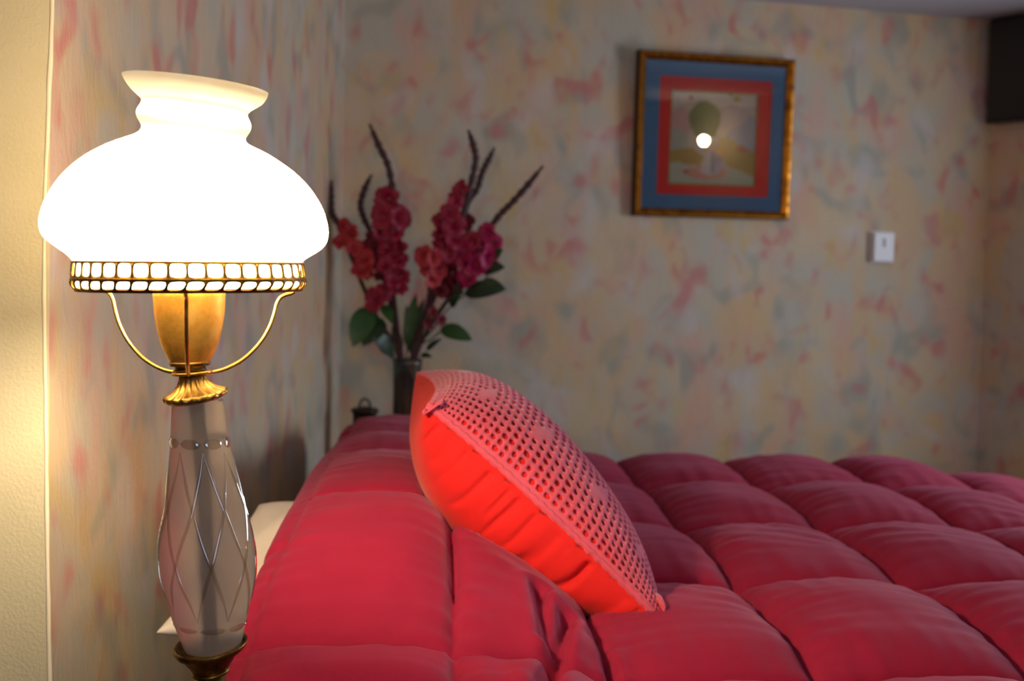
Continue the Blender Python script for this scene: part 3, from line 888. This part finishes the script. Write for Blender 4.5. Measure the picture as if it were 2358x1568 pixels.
area((212, 206, 190), [(-.02, -.02), (1.02, -.02), (1.02, .12), (.7, .16), (.3, .10), (-.02, .18)], 'pale_sky')
area((196, 160, 148), ell(.12, .33, .22, .13, 28, .2), 'pink_haze')
area((186, 172, 172), ell(.72, .27, .26, .13, 28, .15), 'lilac_haze')
area((160, 164, 178), [(.62, .48), (.74, .36), (.84, .33), (.93, .22), (1.02, .28), (1.02, .62), (.62, .58)], 'lilac_hills')
area((168, 176, 160), [(-.02, .42), (.10, .40), (.22, .48), (.20, .68), (-.02, .72)], 'sage')
area((172, 146, 70), [(-.02, .66), (.12, .62), (.26, .60), (.40, .70), (.36, .80), (.18, .78), (-.02, .82)], 'ochre')
area((172, 146, 70), [(.54, .62), (.60, .48), (.70, .49), (.82, .55), (1.02, .64), (1.02, .92), (.86, .84), (.70, .80)], 'ochre')
area((178, 106, 64), ell(.84, .60, .07, .035, 20, .3), 'rust')
area((180, 190, 164), [(-.02, .78), (.14, .76), (.24, .92), (.66, .94), (.76, .82), (1.02, .90), (1.02, 1.02), (-.02, 1.02)], 'sage_ground')
area((206, 148, 132), ell(.42, .87, .25, .07, 28, .12), 'pink_rug')
area((104, 124, 66), ell(.40, .29, .185, .19, 32, .03), 'green_crown')
area((104, 124, 66), [(.25, .32), (.55, .32), (.53, .47), (.45, .50), (.34, .50), (.27, .45)], 'green_crown')
area((190, 178, 150), ell(.44, .56, .08, .07), 'cloth')
area((196, 192, 196), [(.42, .64), (.50, .62), (.60, .66), (.62, .76), (.58, .88), (.46, .90), (.36, .86), (.40, .76)], 'pale_robe')
area((150, 150, 160), [(.48, .64), (.52, .63), (.53, .86), (.49, .87)], 'robe_fold')
area((226, 214, 196), ell(.15, .09, .045, .04), 'moon')
area((186, 110, 80), ell(.23, .07, .022, .022), 'rust_dot')
area((186, 160, 84), ell(.76, .06, .05, .03, 20, .3), 'gold_bird')
area((150, 150, 90), [(.66, .03), (.69, -.02), (.72, .03)], 'gold_tip')
area((176, 92, 72), ell(.20, .87, .03, .02), 'rust_small')
prn = mesh_obj('print', pvv, pff, [q[1] for q in pm], pict, False, False)
for p, mi in zip(prn.data.polygons, pmi): p.material_index = mi
box_obj('picture_glass', fp(RW - .004, 1 - RH + .004, 0.0130), pxd * (PW * (1 - 2 * RW + .008)), pyd * (PH * (1 - 2 * RH + .008)), PN * 0.002, M['pane'], pict)

# wall lamp across the room whose bulb shows in the picture glass
g0 = on_plane(1622, 325, fp(.5, .5, .015), PN); dirc = (g0 - CAM).normalized(); refl = dirc - PN * (2 * dirc.dot(PN))
tt = (RR.x - 0.13 - g0.x) / refl.x
sp = g0 + refl * tt
sp.z = min(sp.z, CEIL - 0.18)
sc = thing('wall_sconce', 'small lit brass wall lamp on the plain wall across the room', 'lamp', Vector((RR.x, sp.y, sp.z)))
v, f = loft([ring(Vector((RR.x - d, sp.y, sp.z - .10)), r, 28, YA, Z) for d, r in ((0.0, .055), (.008, .055), (.014, .045), (.02, .02))], True, True, True)
mesh_obj('back_plate', v, f, M['brass_old'], sc)
pts = smooth_path([Vector((RR.x - .015, sp.y, sp.z - .10)), Vector((RR.x - .07, sp.y, sp.z - .12)), Vector((RR.x - .12, sp.y, sp.z - .10)), Vector((sp.x, sp.y, sp.z - .05))], 5)
mesh_obj('arm', *tube(pts, 0.005, 8), M['brass_rod'], sc)
v, f = lathe(sp, [(-.055, .012), (-.040, .018), (-.030, .018)], 20); mesh_obj('socket', v, f, M['brass_old'], sc)
v, f = lathe(sp, [(-.032, .012), (-.02, .026), (0, .035), (.018, .030), (.030, .016), (.034, .003)], 24); mesh_obj('bulb', v, f, M['sconce'], sc)

# ------------------------------------------------------------------ thermostat
th_l, th_r, th_t, th_b = 2013, 2060, 532, 604
tp_ = [wpt(th_l, th_t + 2, .026), wpt(th_r, th_t + 4, .026), wpt(th_r, th_b, .026), wpt(th_l, th_b - 2, .026)]
tcn = sum(tp_, Vector()) / 4; TW = (tp_[1] - tp_[0]).length; TH = (tp_[0] - tp_[3]).length
tb = tcn - BN * .026 - BD * TW / 2 - Z * TH / 2
ther = thing('thermostat', 'small white thermostat box on the mottled wall right of the picture', 'thermostat', tb + BD * TW / 2)
box_obj('case', tb, BD * TW, BN * .026, Z * TH, M['plastic'], ther, 0.004)
box_obj('display_window', tb + BD * TW * .42 + Z * TH * .50 + BN * .0255, BD * TW * .13, BN * .0015, Z * TH * .30, M['dial'], ther)
box_obj('back_plate', tb - BD * .004 - Z * .004, BD * (TW + .008), BN * .005, Z * (TH + .008), M['plastic'], ther, 0.002)

# ------------------------------------------------------------------ dark cabinet on the right wall
def rwp(px, py, off): return on_plane(px, py, K + RN * off, RN)
ct_ = rwp(2290, 52, .0); cb_ = rwp(2290, 288, .0)
q0 = (ct_ - K).dot(RD)
cz0, cz1 = cb_.z, min(ct_.z, CEIL - 0.004)
co = K + RD * max(q0, 0.02) + Z * cz0
cab = thing('wall_cabinet', 'dark black-brown cabinet mounted high on the wall under the ceiling', 'cabinet', co + RD * .3)
box_obj('body', co, RD * 0.62, RN * 0.06, Z * (cz1 - cz0), M['black'], cab, 0.004)
box_obj('door', co + RD * .012 + RN * 0.0605 + Z * .012, RD * 0.596, RN * 0.016, Z * (cz1 - cz0 - .024), M['black'], cab, 0.004)

# ------------------------------------------------------------------ far bedside table, vase, trinket box
FZ = H - 0.60
VY = 3.80
vb = P(937, 900, VY); vb = Vector((vb.x, VY, FZ))
nt = thing('nightstand', 'brown wooden nightstand behind the bed carrying the vase', 'nightstand', Vector((-0.30, 3.82, 0)))
box_obj('top', Vector((-0.50, 3.66, FZ - .025)), Vector((0.42, 0, 0)), Vector((0, 0.32, 0)), Z * .0245, M['stand'], nt, 0.004)
box_obj('cabinet_body', Vector((-0.485, 3.675, 0.06)), Vector((0.39, 0, 0)), Vector((0, 0.29, 0)), Z * (FZ - .085), M['stand'], nt, 0.003)
dr = box_obj('drawer', Vector((-0.47, 3.662, FZ - .20)), Vector((0.36, 0, 0)), Vector((0, 0.012, 0)), Z * .15, M['stand'], nt, 0.003)
box_obj('plinth', Vector((-0.48, 3.69, 0)), Vector((0.38, 0, 0)), Vector((0, 0.26, 0)), Z * .06, M['bedwood'], nt)

vtop = P(937, 826, VY).z - FZ
vr = 33 * VY / F
va = thing('vase', 'dark mosaic cylinder vase holding the gladioli on the nightstand', 'vase', vb)
v, f = lathe(vb, [(.016, vr * .9), (.03, vr * .98), (vtop * .3, vr), (vtop * .7, vr * .97), (vtop * .95, vr * 1.02), (vtop, vr * 1.08), (vtop, vr * .96), (vtop * .9, vr * .88), (.03, vr * .85)], 40)
mesh_obj('vase_body', v, f, M['vase'], va)
v, f = lathe(vb, [(0, vr * 1.55), (.008, vr * 1.6), (.014, vr * 1.3), (.024, vr * .95)], 40)
mesh_obj('vase_foot', v, f, M['vase_foot'], va)
tbx = P(840, 940, 3.78)
bh = tbx.z - FZ
tr = thing('trinket_box', 'small dark lidded box with a loop handle beside the vase', 'box', Vector((tbx.x, 3.78, FZ)))
rb = 30 * 3.78 / F
v, f = lathe(Vector((tbx.x, 3.78, FZ)), [(0, rb * .8), (.01, rb * .85), (bh * .6, rb * .9), (bh - .012, rb * .92)], 32); mesh_obj('box_body', v, f, M['box'], tr)
v, f = lathe(Vector((tbx.x, 3.78, FZ)), [(bh - .0115, rb * 1.05), (bh - .006, rb * 1.1), (bh, rb * .95), (bh + .004, rb * .4), (bh + .006, .004)], 32); lid = mesh_obj('lid', v, f, M['box'], tr)
lp = [Vector((tbx.x + math.cos(a) * .016, 3.78, FZ + bh + .004 + math.sin(a) * .024)) for a in [pi * k / 12 for k in range(13)]]
mesh_obj('loop_handle', *tube(lp, .0032, 8), M['box'], lid)

# ------------------------------------------------------------------ gladioli
def floret_mesh(name, mat, seed):
    rg = random.Random(seed); V, Fc = [], []
    for k in range(6):
        a = 2 * pi * k / 6 + rg.uniform(-.15, .15); L = rg.uniform(.9, 1.1); k0 = len(V)
        d = Vector((math.cos(a), math.sin(a), 0)); s = Vector((-d.y, d.x, 0))
        inner = k % 2
        for (r_, h, wd) in ((.05, 0, .08), (.32, .38, .30), (.68, .62, .46), (.92, .62 - .1 * inner, .36), (1.05, .50 - .12 * inner, .10)):
            z_ = h + rg.uniform(-.05, .05)
            V += [d * (r_ * L) + s * wd * L + Z * (z_ + .10), d * (r_ * L) + Z * z_, d * (r_ * L) - s * wd * L + Z * (z_ + .10)]
        for i in range(4):
            b0 = k0 + i * 3
            Fc += [(b0, b0 + 3, b0 + 4, b0 + 1), (b0 + 1, b0 + 4, b0 + 5, b0 + 2)]
    me = bpy.data.meshes.new(name); me.from_pydata([tuple(x) for x in V], [], Fc); me.materials.append(mat)
    me.polygons.foreach_set('use_smooth', [True] * len(me.polygons)); me.update(); return me
FM = {c: [floret_mesh('floret', M['petal_' + c], s) for s in range(3)] for c in 'mpcr'}
CS = 2.1776
def c4(x, y): return 720 + x / CS, 260 + y / CS
GL = [  # name-label, stem polyline (crop px), floret span (t0, t1), count, colours, size, depth offset at tip
    ('gladiolus spike with coral florets bending over nearest the painted wall', [(95, 340), (92, 420), (97, 500), (130, 560), (180, 680), (240, 840), (330, 1040), (425, 1225)], [(150, 570), (195, 600), (150, 650), (205, 680), (235, 740), (265, 740), (290, 800), (250, 800)], 'c', .034, -.02, 'stem'),
    ('short-tipped gladiolus spike with dark maroon florets between two taller spikes', [(295, 310), (262, 380), (240, 460), (258, 530), (290, 600), (340, 760), (400, 1000), (445, 1220)], [(285, 640), (270, 690), (310, 700), (335, 760), (350, 820), (330, 740)], 'rm', .032, .06, 'stem'),
    ('tall gladiolus spike with large magenta florets standing over the painted wall corner', [(285, 55), (330, 160), (380, 270), (402, 400), (410, 500), (405, 700), (405, 900), (440, 1220)], [(385, 430), (365, 520), (420, 530), (345, 580), (400, 600), (450, 690), (390, 680), (420, 740), (370, 770), (450, 820), (400, 850), (340, 900), (430, 890), (330, 940)], 'm', .042, -.05, 'stem'),
    ('gladiolus spike with a curved bare tip and crimson florets low down', [(780, 85), (805, 160), (818, 240), (790, 370), (740, 560), (680, 750), (600, 900), (525, 1210)], [(755, 390), (705, 440), (690, 510), (655, 550), (705, 570), (640, 620), (700, 640), (625, 680), (680, 710), (640, 760)], 'm', .040, -.04, 'stem'),
    ('gladiolus spike with a straight bare tip and deep red florets', [(912, 175), (880, 240), (850, 300), (825, 380), (780, 450), (745, 580), (670, 780), (510, 1210)], [(760, 560), (700, 800), (650, 840), (720, 850), (690, 880), (640, 890)], 'r', .036, .06, 'stem'),
    ('gladiolus spike leaning furthest out with bright pink florets', [(1155, 265), (1080, 360), (1000, 450), (940, 510), (880, 590), (800, 720), (700, 900), (545, 1215)], [(885, 600), (850, 640), (900, 660), (800, 650), (780, 690), (840, 700), (870, 730), (770, 760), (820, 770), (740, 740), (790, 820)], 'pm', .040, .0, 'stem'),
    ('short gladiolus stem with coral-red florets in the middle of the bunch', [(600, 690), (590, 780), (590, 900), (560, 1030), (500, 1215)], [(600, 720), (580, 780), (620, 790), (590, 830), (570, 720)], 'c', .036, -.05, 'stem'),
    ('short gladiolus stem with dark buds low in the bunch', [(600, 985), (590, 1040), (560, 1110), (500, 1220)], [(600, 1000), (635, 1040), (570, 1060)], 'r', .022, -.06, 'greenstem'),
]
rgf = random.Random(3)
insert = Vector((vb.x, VY, FZ + 0.06))
for lab, pl, fl_, cols, size, dy, sm in GL:
    m_ = len(pl)
    pts = [P(*c4(x, y), VY + dy * (1 - i / (m_ - 1))) for i, (x, y) in enumerate(pl)]
    low = pts[-1]; low.x = vb.x + max(-.026, min(.026, low.x - vb.x)); low.z = max(low.z, FZ + vtop + .002)
    g = thing('gladiolus_stem', lab, 'flower', insert, 'gladioli in the vase')
    pts = smooth_path(pts + [Vector((vb.x + (low.x - vb.x) * .3, VY, FZ + .08))], 6)
    L_ = len(pts); rad = []
    for i in range(L_):
        t = i / L_
        r_ = 0.0036 + 0.0062 * sstep(t, 0, .12) - 0.0028 * sstep(t, .35, .6)
        if t < .4: r_ *= 1 + .22 * math.sin(i * 2.4)
        rad.append(r_ if sm == 'stem' else .003)
    mesh_obj('stem', *tube(pts, rad, 8), M[sm], g)
    for k, (x, y) in enumerate(fl_):
        me = rgf.choice(FM[cols[k % len(cols)]])
        ob = bpy.data.objects.new('floret', me); link(ob, g)
        c = P(*c4(x, y), VY + dy * .5 - rgf.uniform(.0, .03))
        sx_ = size * rgf.uniform(.62, .9)
        tilt = Vector((rgf.uniform(-.8, .8), -1.0, rgf.uniform(-.2, .6)))
        ob.matrix_local = Matrix.Translation(c - insert) @ tilt.to_track_quat('Z', 'Y').to_matrix().to_4x4() @ Matrix.Rotation(rgf.uniform(0, 6), 4, 'Z') @ Matrix.Scale(sx_, 4)
# leaf sprays
def leaf_mesh(a, b, wd, up, fold=.15, n=8):
    ax = (b - a); L = ax.length; ax.normalize(); s = ax.cross(up).normalized(); nn = s.cross(ax)
    rows_ = []
    for i in range(n + 1):
        t = i / n; w_ = wd * (math.sin(pi * min(1, t ** .8)) ** .75 if 0 < t < 1 else 0.02)
        c = a + ax * (L * t) + nn * (L * .10 * math.sin(pi * t))
        rows_.append([c + s * w_ + nn * w_ * fold, c, c - s * w_ + nn * w_ * fold])
    return loft(rows_, False)
LV = [
    ('leafy stem with three oval dark leaves arching out past the pink spike', [(950, 690), (900, 780), (830, 870), (700, 960), (600, 1090), (535, 1215)],
     [((830, 872), (965, 880), 44), ((760, 905), (970, 885), 50), ((850, 790), (965, 775), 40), ((905, 730), (955, 685), 30), ((690, 930), (760, 900), 30), ((690, 970), (740, 910), 26)], -.03),
    ('short leafy stem with one oval leaf low beside the vase', [(660, 1085), (600, 1130), (545, 1220)],
     [((640, 1080), (800, 1140), 44), ((570, 1190), (650, 1130), 16), ((540, 1215), (600, 1225), 16)], -.02),
    ('broad dark green leaf spray drooping low toward the painted wall', [(290, 980), (330, 1060), (400, 1160), (430, 1222)],
     [((290, 970), (200, 1175), 62), ((350, 1030), (250, 1170), 60), ((390, 1190), (300, 1130), 50), ((350, 960), (400, 1060), 30), ((410, 1210), (330, 1180), 40)], -.06),
    ('upright dark green blade leaves in the middle of the vase', [(520, 930), (500, 1050), (470, 1220)],
     [((475, 1180), (520, 905), 34), ((490, 1200), (560, 930), 30), ((440, 1200), (400, 1060), 26), ((500, 1220), (470, 960), 26)], .03),
]
for lab, pl, lf_, dy in LV:
    m_ = len(pl)
    pts = [P(*c4(x, y), VY + dy * (1 - i / (m_ - 1))) for i, (x, y) in enumerate(pl)]
    low = pts[-1]; low.x = vb.x + max(-.026, min(.026, low.x - vb.x)); low.z = max(low.z, FZ + vtop + .002)
    g = thing('leaf_stem', lab, 'foliage', insert, 'leafy stems in the vase')
    pts = smooth_path(pts + [Vector((vb.x + (low.x - vb.x) * .3, VY, FZ + .08))], 5)
    mesh_obj('stem', *tube(pts, .0024, 6), M['greenstem'], g)
    for k, (a, b, wpx) in enumerate(lf_):
        pa = P(*c4(*a), VY + dy * .6); pb = P(*c4(*b), VY + dy * 1.2 - .02)
        up = Vector((rgf.uniform(-.2, .2), -1, .5)).normalized()
        mesh_obj('leaf', *leaf_mesh(pa, pb, wpx / CS * VY / F, up), M['leaf' if k % 3 else 'leaf2'], g)

# small purple glass bead lying on the duvet behind the cushion
bp = P(954, 958, 2.60)
hitd = BVHTree.FromPolygons(dv, df).ray_cast(Vector((bp.x, bp.y, 2.0)), -Z)
br = 0.0085
if hitd[0] is not None: bp.z = hitd[0].z + br * .9
rows_ = [ring(bp + Z * (br * math.sin(t)), br * math.cos(t), 16) for t in [-pi / 2 + .1 + (pi - .2) * k / 8 for k in range(9)]]
bd_ = mesh_obj('glass_bead', *loft(rows_, True, True, True), M['purple'])
tag(bd_, 'tiny round purple glass bead lying on the duvet behind the cushion', 'bead')
